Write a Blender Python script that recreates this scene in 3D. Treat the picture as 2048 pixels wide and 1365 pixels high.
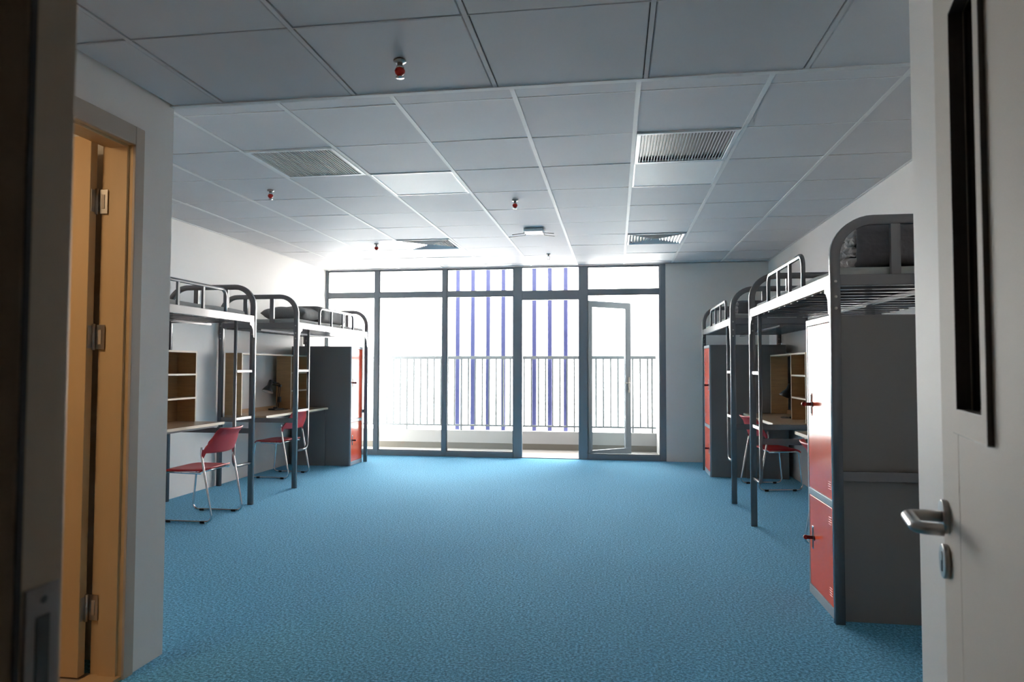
import bpy, bmesh, math, random
from mathutils import Vector, Matrix
random.seed(7)
for o in list(bpy.data.objects): bpy.data.objects.remove(o)
SC = bpy.context.scene
COL = SC.collection
PI = math.pi

# ---------------------------------------------------------------- camera
CAM_Z = 1.3657
yaw, pit, rol = -0.1488285, 0.0386999, 0.0023018
fv = Vector((math.sin(yaw)*math.cos(pit), math.cos(yaw)*math.cos(pit), math.sin(pit)))
rv = Vector((math.cos(yaw), -math.sin(yaw), 0)); uv = rv.cross(fv)
r2 = rv*math.cos(rol) + uv*math.sin(rol); u2 = -rv*math.sin(rol) + uv*math.cos(rol)
cam = bpy.data.cameras.new('camera'); camo = bpy.data.objects.new('camera', cam); COL.objects.link(camo)
M = Matrix((r2, u2, -fv)).transposed().to_4x4(); M.translation = Vector((0, 0, CAM_Z))
camo.matrix_world = M
cam.sensor_width = 36; cam.lens = 1379.5/2048*36; cam.clip_start = 0.02; cam.clip_end = 500
cam.dof.use_dof = True; cam.dof.focus_distance = 6.5; cam.dof.aperture_fstop = 7.0
SC.camera = camo

# ---------------------------------------------------------------- world, exposure
W = bpy.data.worlds.new('overcast_sky'); SC.world = W; W.use_nodes = True
bg = W.node_tree.nodes['Background']
bg.inputs[0].default_value = (1.0, 0.935, 0.885, 1); bg.inputs[1].default_value = 3.2
vs = SC.view_settings
vs.view_transform = 'Standard'; vs.look = 'None'; vs.gamma = 1; vs.use_curve_mapping = False
vs.exposure = 2.75

# ---------------------------------------------------------------- measures of the room (metres)
XL, XR, YW, ZC = -4.5575, 2.189, 10.382, 2.9157
XCL, XCR, YE, ZS = -2.138, 0.95, 3.055, 2.635      # entrance vestibule walls, soffit edge and height
TX0, TY0, TP = -0.5642, 3.172, 0.6935              # ceiling grid

# ---------------------------------------------------------------- materials
def mat(name, col, rough=0.5, metal=0.0, spec=0.5, coat=0.0, var=None, bump=None, emit=None):
    m = bpy.data.materials.new(name); m.use_nodes = True
    nt = m.node_tree; b = nt.nodes['Principled BSDF']
    b.inputs['Base Color'].default_value = (*col, 1); b.inputs['Roughness'].default_value = rough
    b.inputs['Metallic'].default_value = metal; b.inputs['Specular IOR Level'].default_value = spec
    b.inputs['Coat Weight'].default_value = coat; b.inputs['Coat Roughness'].default_value = 0.08
    tc = nt.nodes.new('ShaderNodeTexCoord')
    if var:     # (scale, amount, stretch xyz)
        mp = nt.nodes.new('ShaderNodeMapping'); nt.links.new(tc.outputs['Object'], mp.inputs[0])
        mp.inputs['Scale'].default_value = var[2]
        nz = nt.nodes.new('ShaderNodeTexNoise'); nz.inputs['Scale'].default_value = var[0]; nz.inputs['Detail'].default_value = 5
        nt.links.new(mp.outputs[0], nz.inputs[0])
        cr = nt.nodes.new('ShaderNodeValToRGB'); nt.links.new(nz.outputs[0], cr.inputs[0])
        cr.color_ramp.elements[0].position = 0.3; cr.color_ramp.elements[1].position = 0.7
        cr.color_ramp.elements[0].color = (*[c*(1-var[1]) for c in col], 1)
        cr.color_ramp.elements[1].color = (*[min(1, c*(1+var[1])) for c in col], 1)
        nt.links.new(cr.outputs[0], b.inputs['Base Color'])
    if bump:    # (scale, strength, distance)
        nz = nt.nodes.new('ShaderNodeTexNoise'); nz.inputs['Scale'].default_value = bump[0]; nz.inputs['Detail'].default_value = 3
        nt.links.new(tc.outputs['Object'], nz.inputs[0])
        bp = nt.nodes.new('ShaderNodeBump'); bp.inputs['Strength'].default_value = bump[1]; bp.inputs['Distance'].default_value = bump[2]
        nt.links.new(nz.outputs[0], bp.inputs['Height']); nt.links.new(bp.outputs[0], b.inputs['Normal'])
    if emit:
        b.inputs['Emission Color'].default_value = (*emit[0], 1); b.inputs['Emission Strength'].default_value = emit[1]
    return m

M_wall = mat('white_wall_paint', (0.83, 0.795, 0.755), 0.55, var=(1.2, 0.02, (1, 1, 1)), bump=(60, 0.05, 0.002))
M_hall = mat('hallway_paint', (0.55, 0.52, 0.47), 0.7)
M_tile = mat('grey_metal_ceiling_panel', (0.63, 0.615, 0.625), 0.6, spec=0.06, var=(1.4, 0.03, (1, 1, 1)), bump=(2.2, 0.10, 0.01))
M_tbar = mat('white_ceiling_grid_bar', (0.78, 0.77, 0.76), 0.5, spec=0.12)
M_gap = mat('dark_gap', (0.03, 0.03, 0.035), 0.8)
M_frame = mat('grey_powder_coated_steel', (0.165, 0.16, 0.165), 0.24, spec=0.6, coat=0.35)
M_lockg = mat('grey_locker_steel', (0.20, 0.19, 0.185), 0.38, spec=0.5)
M_lockl = mat('pale_grey_locker_steel', (0.42, 0.44, 0.46), 0.25, coat=0.3)
M_red = mat('glossy_red_steel', (0.92, 0.11, 0.045), 0.14, spec=0.45, coat=0.15, bump=(3.0, 0.12, 0.01))
M_redlatch = mat('dark_red_latch', (0.22, 0.012, 0.012), 0.3)
M_black = mat('black_plastic', (0.012, 0.012, 0.013), 0.35)
M_wood = mat('beech_laminate', (0.44, 0.26, 0.12), 0.42, var=(6, 0.10, (1, 1, 9)))
M_woodt = mat('beech_laminate_top', (0.50, 0.34, 0.22), 0.3, var=(6, 0.08, (9, 1, 1)))
M_edge = mat('pale_edge_band', (0.78, 0.66, 0.50), 0.4)
M_chair = mat('red_chair_plastic', (0.62, 0.04, 0.045), 0.38, spec=0.5)
M_chrome = mat('chrome', (0.72, 0.72, 0.74), 0.14, metal=1.0)
M_steel = mat('brushed_steel', (0.46, 0.43, 0.40), 0.28, metal=1.0)
M_strike = mat('dull_strike_metal', (0.30, 0.28, 0.27), 0.55)
M_quilt3 = mat('mid_grey_quilt', (0.20, 0.20, 0.20), 0.8, bump=(12, 0.6, 0.02))
M_alu = mat('grey_window_aluminium', (0.20, 0.225, 0.25), 0.35)
M_door = mat('off_white_door_laminate', (0.52, 0.475, 0.42), 0.65, spec=0.2, var=(3, 0.02, (1, 1, 1)))
M_seal = mat('dark_brown_bead', (0.035, 0.028, 0.024), 0.45)
M_brown = mat('brown_grey_door_paint', (0.42, 0.33, 0.24), 0.5)
M_tan = mat('tan_door_laminate', (0.62, 0.42, 0.22), 0.5, var=(3, 0.03, (4, 4, 1)))
M_casing = mat('beige_door_casing', (0.50, 0.41, 0.33), 0.5)
M_mat = mat('grey_cotton_sheet', (0.42, 0.43, 0.42), 0.9, bump=(9, 0.5, 0.02))
M_quilt = mat('slate_grey_quilt', (0.135, 0.13, 0.14), 0.75, bump=(14, 0.5, 0.02))
M_quilt2 = mat('pale_grey_quilt_lining', (0.40, 0.37, 0.36), 0.75, bump=(30, 0.9, 0.02))
M_white = mat('white_plastic', (0.80, 0.81, 0.82), 0.35)
M_panel = mat('white_light_diffuser', (0.86, 0.85, 0.84), 0.5, spec=0.12)
M_sprred = mat('red_sprinkler_cap', (0.55, 0.02, 0.01), 0.35)
M_rail = mat('grey_balcony_paint', (0.17, 0.19, 0.20), 0.5)
M_kerb = mat('white_balcony_render', (0.34, 0.34, 0.335), 0.8)
M_kerbb = mat('beige_skirting_tile', (0.13, 0.12, 0.10), 0.6)
M_fin = mat('blue_violet_fin_paint', (0.075, 0.085, 0.24), 0.5)
M_bfloor = mat('pale_balcony_tile', (0.24, 0.235, 0.22), 0.6)
M_blue = mat('blue_sticker', (0.03, 0.20, 0.55), 0.4)
M_lampin = mat('white_lamp_lining', (0.8, 0.8, 0.78), 0.4)
M_glow = mat('added_lamp_glow', (1, 0.9, 0.7), 0.4, emit=((1, 0.72, 0.42), 6.0))

def glass_mat(name, tint, refl):
    m = bpy.data.materials.new(name); m.use_nodes = True; nt = m.node_tree
    for n in list(nt.nodes): nt.nodes.remove(n)
    out = nt.nodes.new('ShaderNodeOutputMaterial'); tr = nt.nodes.new('ShaderNodeBsdfTransparent')
    gl = nt.nodes.new('ShaderNodeBsdfGlossy'); mx = nt.nodes.new('ShaderNodeMixShader'); fr = nt.nodes.new('ShaderNodeFresnel')
    tr.inputs[0].default_value = (*tint, 1); gl.inputs['Roughness'].default_value = 0.03; fr.inputs[0].default_value = refl
    nt.links.new(fr.outputs[0], mx.inputs[0]); nt.links.new(tr.outputs[0], mx.inputs[1]); nt.links.new(gl.outputs[0], mx.inputs[2])
    nt.links.new(mx.outputs[0], out.inputs[0]); return m
M_glass = glass_mat('clear_window_glass', (0.95, 0.98, 0.985), 1.35)
M_dglass = glass_mat('dark_door_glass', (0.25, 0.28, 0.25), 1.5)

def carpet_mat():
    m = bpy.data.materials.new('blue_loop_carpet'); m.use_nodes = True; nt = m.node_tree; b = nt.nodes['Principled BSDF']
    b.inputs['Roughness'].default_value = 0.95; b.inputs['Specular IOR Level'].default_value = 0.15
    b.inputs['Sheen Weight'].default_value = 0.35; b.inputs['Sheen Tint'].default_value = (0.55, 0.8, 1, 1)
    tc = nt.nodes.new('ShaderNodeTexCoord')
    n1 = nt.nodes.new('ShaderNodeTexNoise'); n1.inputs['Scale'].default_value = 75; n1.inputs['Detail'].default_value = 4; n1.inputs['Roughness'].default_value = 0.75
    nt.links.new(tc.outputs['Object'], n1.inputs[0])
    n2 = nt.nodes.new('ShaderNodeTexNoise'); n2.inputs['Scale'].default_value = 0.9; n2.inputs['Detail'].default_value = 2
    nt.links.new(tc.outputs['Object'], n2.inputs[0])
    cr = nt.nodes.new('ShaderNodeValToRGB'); e = cr.color_ramp.elements
    e[0].position = 0.41; e[0].color = (0.014, 0.14, 0.27, 1)
    e[1].position = 0.61; e[1].color = (0.19, 0.60, 0.85, 1)
    x = e.new(0.5); x.color = (0.052, 0.32, 0.54, 1)
    nt.links.new(n1.outputs[0], cr.inputs[0])
    mx = nt.nodes.new('ShaderNodeMixRGB'); mx.blend_type = 'MULTIPLY'; mx.inputs[0].default_value = 0.35
    c2 = nt.nodes.new('ShaderNodeValToRGB'); c2.color_ramp.elements[0].color = (0.75, 0.75, 0.75, 1); c2.color_ramp.elements[1].color = (1.2, 1.2, 1.2, 1)
    nt.links.new(n2.outputs[0], c2.inputs[0]); nt.links.new(cr.outputs[0], mx.inputs[1]); nt.links.new(c2.outputs[0], mx.inputs[2])
    nt.links.new(mx.outputs[0], b.inputs['Base Color'])
    bp = nt.nodes.new('ShaderNodeBump'); bp.inputs['Strength'].default_value = 0.8; bp.inputs['Distance'].default_value = 0.006
    nt.links.new(n1.outputs[0], bp.inputs['Height']); nt.links.new(bp.outputs[0], b.inputs['Normal'])
    return m
M_carpet = carpet_mat()

# ---------------------------------------------------------------- mesh helpers
def nb(): return bmesh.new()
def box(bm, a, b, bev=0.0, mi=0):
    x0, x1 = sorted((a[0], b[0])); y0, y1 = sorted((a[1], b[1])); z0, z1 = sorted((a[2], b[2]))
    t = bmesh.new() if bev else bm
    v = [t.verts.new((x, y, z)) for z in (z0, z1) for y in (y0, y1) for x in (x0, x1)]
    fs = [t.faces.new([v[i] for i in q]) for q in ((0,2,3,1),(4,5,7,6),(0,1,5,4),(2,6,7,3),(0,4,6,2),(1,3,7,5))]
    for f in fs: f.material_index = mi
    if bev:
        bmesh.ops.bevel(t, geom=list(t.edges), offset=bev, segments=2, affect='EDGES', profile=0.5)
        for f in t.faces: f.material_index = mi
        merge(bm, t)
    return bm
def merge(bm, t, mtx=None):
    mp = {}
    for v in t.verts: mp[v] = bm.verts.new(mtx @ v.co if mtx else v.co)
    for f in t.faces:
        try:
            g = bm.faces.new([mp[v] for v in f.verts]); g.material_index = f.material_index; g.smooth = f.smooth
        except ValueError: pass
    t.free()
def fillet(pts, r, seg=6):
    pts = [Vector(p) for p in pts]; out = [pts[0]]
    for i in range(1, len(pts)-1):
        a, p, b = pts[i-1], pts[i], pts[i+1]
        d1 = (a-p); d2 = (b-p); rr = r[i-1] if isinstance(r, (list, tuple)) else r
        ang = d1.angle(d2)
        if rr <= 0 or ang > 3.1: out.append(p); continue
        t = min(rr/math.tan(ang/2), d1.length*0.49, d2.length*0.49); rr = t*math.tan(ang/2)
        c = p + (d1.normalized()+d2.normalized()).normalized()*(rr/math.sin(ang/2))
        s = p + d1.normalized()*t - c; e = p + d2.normalized()*t - c
        for k in range(seg+1):
            w = k/seg; th = s.angle(e)
            q = (s*math.sin((1-w)*th) + e*math.sin(w*th))/math.sin(th) if th > 1e-5 else s
            out.append(c+q)
    out.append(pts[-1]); return out
def sweep(bm, pts, prof, n=None, smooth=True, mi=0):
    """profile points (u,v): u along n, v along tangent x n"""
    pts = [Vector(p) for p in pts]; rings = []; prev = None
    for i, p in enumerate(pts):
        if i == 0: t = pts[1]-p
        elif i == len(pts)-1: t = p-pts[i-1]
        else: t = (pts[i+1]-p).normalized()+(p-pts[i-1]).normalized()
        t.normalize()
        if n is not None: a = Vector(n)
        else:
            if prev is None: a = Vector((0, 0, 1)) if abs(t.z) < 0.9 else Vector((1, 0, 0))
            else: a = prev
        a = (a - t*a.dot(t)).normalized(); prev = a
        b = t.cross(a)
        s = 1.0
        if 0 < i < len(pts)-1:
            c = (pts[i+1]-p).normalized().dot((p-pts[i-1]).normalized()); s = 1/math.sqrt(max(0.2, (1+c)/2))
        rings.append([bm.verts.new(p + a*u + b*v*(s if n is not None else 1)) for u, v in prof])
    k = len(prof)
    for i in range(len(rings)-1):
        for j in range(k):
            f = bm.faces.new((rings[i][j], rings[i][(j+1) % k], rings[i+1][(j+1) % k], rings[i+1][j])); f.smooth = smooth; f.material_index = mi
    for r in (rings[0][::-1], rings[-1]):
        f = bm.faces.new(r); f.material_index = mi
    return bm
def circ(r, n=12): return [(r*math.cos(2*PI*i/n), r*math.sin(2*PI*i/n)) for i in range(n)]
def rect(w, h, c=0.004):
    a, b = w/2, h/2
    return [(-a+c, -b), (a-c, -b), (a, -b+c), (a, b-c), (a-c, b), (-a+c, b), (-a, b-c), (-a, -b+c)]
def lathe(bm, prof, mtx=None, n=24, mi=0, caps=True):
    mtx = mtx or Matrix.Identity(4); rings = []
    for r, z in prof: rings.append([bm.verts.new(mtx @ Vector((max(r, 1e-4)*math.cos(2*PI*i/n), max(r, 1e-4)*math.sin(2*PI*i/n), z))) for i in range(n)])
    for a, b in zip(rings, rings[1:]):
        for i in range(n):
            f = bm.faces.new((a[i], a[(i+1) % n], b[(i+1) % n], b[i])); f.smooth = True; f.material_index = mi
    if caps:
        for r in (rings[0][::-1], rings[-1]): bm.faces.new(r).material_index = mi
    return bm
def axis(p, d):
    d = Vector(d).normalized(); return Matrix.Translation(Vector(p)) @ d.to_track_quat('Z', 'Y').to_matrix().to_4x4()

ORG = {}
def obj(name, bm, m, parent=None, smooth=False, auto=True, org=None):
    if parent is not None: o0 = ORG[parent.name]
    elif org is not None: o0 = Vector(org)
    else: o0 = Vector((0, 0, 0))
    bmesh.ops.recalc_face_normals(bm, faces=list(bm.faces))
    me = bpy.data.meshes.new(name)
    for v in bm.verts: v.co -= o0
    bm.to_mesh(me); bm.free()
    for mm in (m if isinstance(m, (list, tuple)) else [m]): me.materials.append(mm)
    if smooth:
        for p in me.polygons: p.use_smooth = True
    o = bpy.data.objects.new(name, me); COL.objects.link(o)
    if parent is not None: o.parent = parent
    elif org is not None: o.location = o0
    ORG[o.name] = o0
    return o
def thing(name, label, cat, loc, group=None):
    o = bpy.data.objects.new(name, None); COL.objects.link(o); o.location = loc; o.empty_display_size = 0.1
    o['label'] = label; o['category'] = cat
    if group: o['group'] = group
    ORG[o.name] = Vector(loc); return o
def tag(o, label, cat, group=None, kind=None):
    o['label'] = label; o['category'] = cat
    if group: o['group'] = group
    if kind: o['kind'] = kind
    return o
def struct(name, bm, m, label, cat, smooth=False):
    o = obj(name, bm, m, smooth=smooth); return tag(o, label, cat, kind='structure')
def sroot(name, loc, label, cat):
    o = thing(name, label, cat, loc); o['kind'] = 'structure'; return o
def dup(root, loc, rotz, label, group=None):
    r = root.copy(); COL.objects.link(r); r.location = loc; r.rotation_euler = (0, 0, rotz); r['label'] = label
    if group: r['group'] = group
    for ch in list(root.children):
        c = ch.copy(); COL.objects.link(c); c.parent = r
        for g in list(ch.children):
            d = g.copy(); COL.objects.link(d); d.parent = c
    return r

# ================================================================ STRUCTURE
bm = nb(); box(bm, (XL-.15, .40, -.12), (XR+.15, YW+.09, 0))
struct('floor', bm, M_carpet, 'blue speckled loop pile carpet covering the whole dormitory floor', 'floor')
bm = nb(); box(bm, (-3.4, -2.2, -.12), (2.6, .40, -.002))
struct('trim_1', bm, M_hall, 'dark hallway floor outside the open entrance door', 'floor')

bm = nb(); box(bm, (XL-.15, 3.0, 0), (XL, YW+.2, ZC+.15))
struct('wall_left', bm, M_wall, 'white painted left wall behind the two left loft beds', 'wall')
bm = nb(); box(bm, (XR, 2.2, 0), (XR+.15, YW+.2, ZC+.15))
struct('wall_right', bm, M_wall, 'white painted right wall behind the two right loft beds', 'wall')
bm = nb(); box(bm, (.735, YW-.03, 0), (XR, YW+.2, ZC+.1))
struct('wall_back', bm, M_wall, 'white wall panel right of the glazed balcony front', 'wall')
# return wall left of the vestibule and the vestibule's left wall with its doorway
bm = nb(); box(bm, (XL, 2.94, 0), (XCL, 3.055, ZC+.1)); box(bm, (XCL-.15, 2.79, 0), (XCL, 2.94, ZC+.1))
box(bm, (XCL-.15, 1.95, 2.385), (XCL, 2.79, ZC+.1)); box(bm, (XCL-.15, .5, 0), (XCL, 1.95, ZC+.1))
struct('wall_entrance_left', bm, M_wall, 'white vestibule wall on the left holding the beige bathroom doorway', 'wall')
bm = nb(); box(bm, (XCR, .5, 0), (XCR+.12, 2.37, ZS+.3)); box(bm, (XCR+.12, 2.25, 0), (XR, 2.37, ZC+.1))
struct('wall_entrance_right', bm, M_wall, 'plain vestibule wall just beyond the open white entrance door', 'wall')
# wall the entrance door sits in, hallway shell
bm = nb(); box(bm, (-3.4, .42, 0), (-1.0, .56, ZS+.3)); box(bm, (.42, .42, 0), (2.6, .56, ZS+.3)); box(bm, (-1.0, .42, 2.2), (.42, .56, ZS+.3))
struct('wall_front', bm, M_hall, 'dark wall around the entrance doorway', 'wall')
bm = nb(); box(bm, (-3.4, -2.2, 0), (-3.3, .42, 2.7)); box(bm, (2.5, -2.2, 0), (2.6, .42, 2.7)); box(bm, (-3.4, -2.3, 0), (2.6, -2.2, 2.7)); box(bm, (-3.4, -2.3, 2.6), (2.6, .42, 2.7))
struct('wall_hallway', bm, M_hall, 'unlit hallway walls behind the viewer', 'wall')
bm = nb(); box(bm, (-4.5, .5, 0), (-4.4, 2.94, 2.6)); box(bm, (-4.5, .5, 2.5), (XCL-.15, 2.94, 2.6)); box(bm, (-4.5, .45, 0), (XCL-.15, .55, 2.5))
box(bm, (-4.4, .5, .0), (XCL-.10, 2.79, .012))
struct('wall_bathroom', bm, M_casing, 'beige bathroom walls and floor through the left doorway', 'wall')

# main ceiling: panels, grid bars
def panel(bm, x0, x1, y0, y1, z, mi=0, tilt=0.0018, gapx=0.010, gapy=0.003):
    dx, dy = random.uniform(-tilt, tilt), random.uniform(-tilt, tilt)
    c = 0.004
    x0 += gapx; x1 -= gapx; y0 += gapy; y1 -= gapy
    if x1-x0 < .03 or y1-y0 < .03: return
    def zz(x, y): return z + dx*(2*(x-x0)/(x1-x0)-1) + dy*(2*(y-y0)/(y1-y0)-1)
    o = [(x0, y0), (x1, y0), (x1, y1), (x0, y1)]; i = [(x0+c, y0+c), (x1-c, y0+c), (x1-c, y1-c), (x0+c, y1-c)]
    vo = [bm.verts.new((x, y, z+.012)) for x, y in o]; vm = [bm.verts.new((x, y, zz(x, y)+c)) for x, y in o]; vi = [bm.verts.new((x, y, zz(x, y))) for x, y in i]
    for a, b in ((vo, vm), (vm, vi)):
        for k in range(4): bm.faces.new((a[k], a[(k+1) % 4], b[(k+1) % 4], b[k])).material_index = mi
    bm.faces.new(vi).material_index = mi
XS = [XL] + [TX0 + TP*1.0018*k for k in range(-5, 4)] + [XR]
YS = [YE] + [TY0 + TP*.998*k for k in range(0, 11)] + [YW]
GRILLE = {(-3, 2), (1, 2)}; DIFF = {(-3, 7), (1, 7)}; LIGHT = {(-2, 3), (1, 3), (-3, 9), (1, 9)}
bm = nb()
for i in range(len(XS)-1):
    for j in range(len(YS)-1):
        l, r = i-6, j-1
        if (l, r) in GRILLE | DIFF | LIGHT: continue
        panel(bm, XS[i], XS[i+1], YS[j], YS[j+1], ZC)
for x in XS[1:-1]: box(bm, (x-.0135, YE, ZC-.004), (x+.0135, YW, ZC+.008), mi=1)
for y in YS[1:-1]: box(bm, (XL, y+.001, ZC-.0015), (XR, y+.009, ZC+.008), mi=1)
box(bm, (XL, YE-.02, ZC+.02), (XR, YW+.2, ZC+.12), mi=2)
box(bm, (XL, YW-.03, ZC-.006), (XR, YW, ZC+.01), mi=1); box(bm, (XL, YE, ZC-.005), (XL+.02, YW, ZC+.01), mi=1); box(bm, (XR-.02, YE, ZC-.005), (XR, YW, ZC+.01), mi=1)
struct('ceiling', bm, [M_tile, M_tbar, M_gap], 'suspended ceiling of square grey metal panels in a white grid', 'ceiling')
# lower soffit over the vestibule
bm = nb()
SX = [XCL] + [-1.868 + .668*k for k in range(0, 7)]
SY = [.56, 1.06, 1.72, 2.383, YE-.012]
for i in range(len(SX)-1):
    for j in range(len(SY)-1): panel(bm, SX[i], min(SX[i+1], XR), SY[j], SY[j+1], ZS, gapx=.0125, gapy=.004)
for x in SX[1:-1]: box(bm, (x-.009, .56, ZS-.002), (x+.009, YE-.01, ZS+.008), mi=3)
for y in SY[1:-1]: box(bm, (XCL, y-.001, ZS-.002), (XR, y+.004, ZS+.008), mi=3)
box(bm, (XCL, .5, ZS+.02), (XR, YE-.014, ZS+.1), mi=2)
box(bm, (XCL, YE-.014, ZS-.004), (XR, YE, ZC+.02), mi=1)
box(bm, (XCL, YE-.03, ZS-.004), (XR, YE-.012, ZS+.004), mi=1)
struct('ceiling_soffit', bm, [M_tile, M_tbar, M_gap, M_tile], 'lower ceiling of larger looking grey panels over the entrance', 'ceiling')

# ================================================================ GLAZED FRONT
YF0, YF1 = YW, YW+.07
def pane(x0, x1, z0, z1, par):
    b = nb(); box(b, (x0, YW+.03, z0), (x1, YW+.038, z1)); obj('pane', b, M_glass, par)
TRZ0, TRZ1, ZT = 2.468, 2.54, ZC-.008
bays = [(XL, -3.71, 'narrow glazed bay beside the left wall'), (-3.71, -2.615, 'clear glazed bay second from the left wall'), (-2.615, -1.47, 'glazed bay left of the balcony doorway with blue fins behind'), (-.48, .69, 'glazed bay right of the balcony doorway with the open door behind')]
def mull(bm, x, w, z0=0.0): box(bm, (x-w/2, YF0, z0), (x+w/2, YF1, ZT), bev=.003)
for k, (x0, x1, lab) in enumerate(bays):
    w0 = .03 if k == 0 else (.134 if k == 3 else .07); w1 = .134 if k == 2 else .07
    if k == 0: x0 += .015
    if k == 3: x0, x1 = -.48, .69
    t = sroot('window_%d' % (k+1), ((x0+x1)/2, YW, 0), lab, 'window')
    b = nb(); mull(b, x0, w0)
    if k == 2: pass
    if k == 3: box(b, (.651, YF0-.01, 0), (.734, YF1, ZT), bev=.003)
    xi0 = x0+w0/2; xi1 = (x1-w1/2) if k < 3 else .651
    box(b, (xi0, YF0, 0), (xi1, YF1, .078), bev=.003); box(b, (xi0, YF0, TRZ0), (xi1, YF1, TRZ1), bev=.003); box(b, (xi0, YF0+.005, ZT-.02), (xi1, YF1, ZT))
    # thin white glazing bead
    obj('window_frame', b, M_alu, t)
    b = nb()
    for (z0, z1) in ((.078, TRZ0), (TRZ1, ZT-.02)):
        for a in ((xi0, z0, xi0+.012, z1), (xi1-.012, z0, xi1, z1), (xi0, z0, xi1, z0+.012), (xi0, z1-.012, xi1, z1)):
            box(b, (a[0], YF0+.02, a[1]), (a[2], YF0+.05, a[3]))
    obj('glazing_bead', b, M_rail, t)
    pane(xi0, xi1, .078, TRZ0, t); pane(xi0, xi1, TRZ1, ZT-.02, t)
# doorway bay: mullion left, head, top light
t = sroot('window_5', (-.97, YW, 0), 'top light and frame over the balcony doorway', 'window')
b = nb(); mull(b, -1.468, .134); box(b, (-1.401, YF0, 2.395), (-.547, YF1, TRZ1), bev=.003); box(b, (-1.401, YF0+.005, ZT-.02), (-.547, YF1, ZT))
obj('window_frame', b, M_alu, t)
b = nb(); box(b, (-1.401, YF0, 0), (-.547, YF1, .012)); obj('threshold', b, M_alu, t)
pane(-1.401, -.547, TRZ1, ZT-.02, t)
# open balcony door leaf
hx, hy, fx, fy = -.43, 10.47, .226, 11.0
d = Vector((fx-hx, fy-hy, 0)); L = d.length; d.normalize(); nrm = Vector((d.y, -d.x, 0))
t = sroot('door_1', (hx, hy, 0), 'open glazed balcony door swung out behind the right bay', 'door')
def inleaf(bm_, mtx): 
    for v in bm_.verts: v.co = mtx @ v.co
    return bm_
DM = Matrix((d, -nrm, Vector((0, 0, 1)))).transposed().to_4x4(); DM.translation = Vector((hx, hy, 0))
b = nb(); box(b, (0, -.025, .03), (L, .025, .12), bev=.003); box(b, (0, -.025, 2.29), (L, .025, 2.385), bev=.003); box(b, (0, -.025, .12), (.09, .025, 2.29), bev=.003); box(b, (L-.10, -.025, .12), (L, .025, 2.29), bev=.003)
obj('door_frame', inleaf(b, DM), M_alu, t)
b = nb(); box(b, (.09, -.004, .12), (L-.10, .004, 2.29)); obj('pane', inleaf(b, DM), M_glass, t)
b = nb(); box(b, (L-.065, -.037, .98), (L-.035, -.025, 1.22), bev=.003)
sweep(b, fillet([(L-.05, -.03, 1.13), (L-.05, -.075, 1.13), (L-.18, -.075, 1.13)], .015), circ(.009)); box(b, (L-.062, -.046, 1.02), (L-.04, -.037, 1.06))
obj('door_handle', inleaf(b, DM), M_steel, t)

# ================================================================ BALCONY
bm = nb(); box(bm, (XL-.4, YF1+.02, -.2), (1.2, 11.86, -.015))
struct('balcony_floor', bm, M_bfloor, 'pale tiled balcony floor beyond the glass', 'floor')
bm = nb(); box(bm, (XL-.6, YF1+.13, 3.22), (1.4, 12.02, 3.4))  # unseen slab, added to keep high skylight off balcony and window side
struct('sky_block_slab', bm, M_kerb, 'unseen slab of the balcony above, added to block the high sky', 'ceiling')
bm = nb(); box(bm, (XL-.3, 11.60, -.015), (.70, 11.75, .29)); 
box(bm, (XL-.3, 11.588, -.015), (.70, 11.60, .085), mi=1)
struct('balcony_kerb', bm, [M_kerb, M_kerbb], 'low white kerb with beige skirting under the balcony railing', 'wall')
bm = nb(); box(bm, (.665, YF1+.02, -.2), (.82, 11.9, 3.2))
struct('balcony_side_wall', bm, M_kerb, 'white end wall closing the balcony on the right', 'wall')
t = thing('balcony_railing', 'white metal balcony railing with thin upright bars beyond the glass', 'railing', (-2, 11.67, .29))
b = nb(); box(b, (XL-.25, 11.645, 1.51), (.66, 11.695, 1.565), bev=.004); obj('handrail', b, M_rail, t)
b = nb(); box(b, (XL-.25, 11.655, .360), (.66, 11.685, .390)); obj('bottom_rail', b, M_rail, t)
px = .62; k = 0; X0 = -4.7
post_x = [-3.60+.971*i for i in range(0, 5)] + [-4.57, .60]
xx = -3.60 - .1214*10
while xx < .65:
    if min(abs(xx-p) for p in post_x) > .05:
        b = nb(); box(b, (xx-.013, 11.662, .385), (xx+.013, 11.678, 1.525)); obj('bar', b, M_rail, t)
    xx += .1214
for p in post_x:
    b = nb(); box(b, (p-.014, 11.659, .29), (p+.014, 11.681, 1.525)); obj('post', b, M_rail, t)
fins = [(912.3+3.9*0, 0)]
wh = ['left end of the blue row, seen through glass', 'second blue fin from the left', 'third blue fin from the left', 'fourth fin from the left, just left of the doorway', 'fin mostly behind the left doorway frame', 'leftmost fin seen through the open doorway', 'middle fin seen through the open doorway', 'rightmost fin seen through the open doorway']
for i in range(8):
    x = -2.748 + .2715*i
    b = nb(); box(b, (x-.036, 11.86, -.2), (x+.036, 12.0, 4.2), bev=.003)
    tag(obj('sun_fin', b, M_fin, org=(x, 11.93, -.2)), 'tall blue vertical facade fin outside, ' + wh[i], 'fin', 'blue fins outside the balcony')

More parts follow.
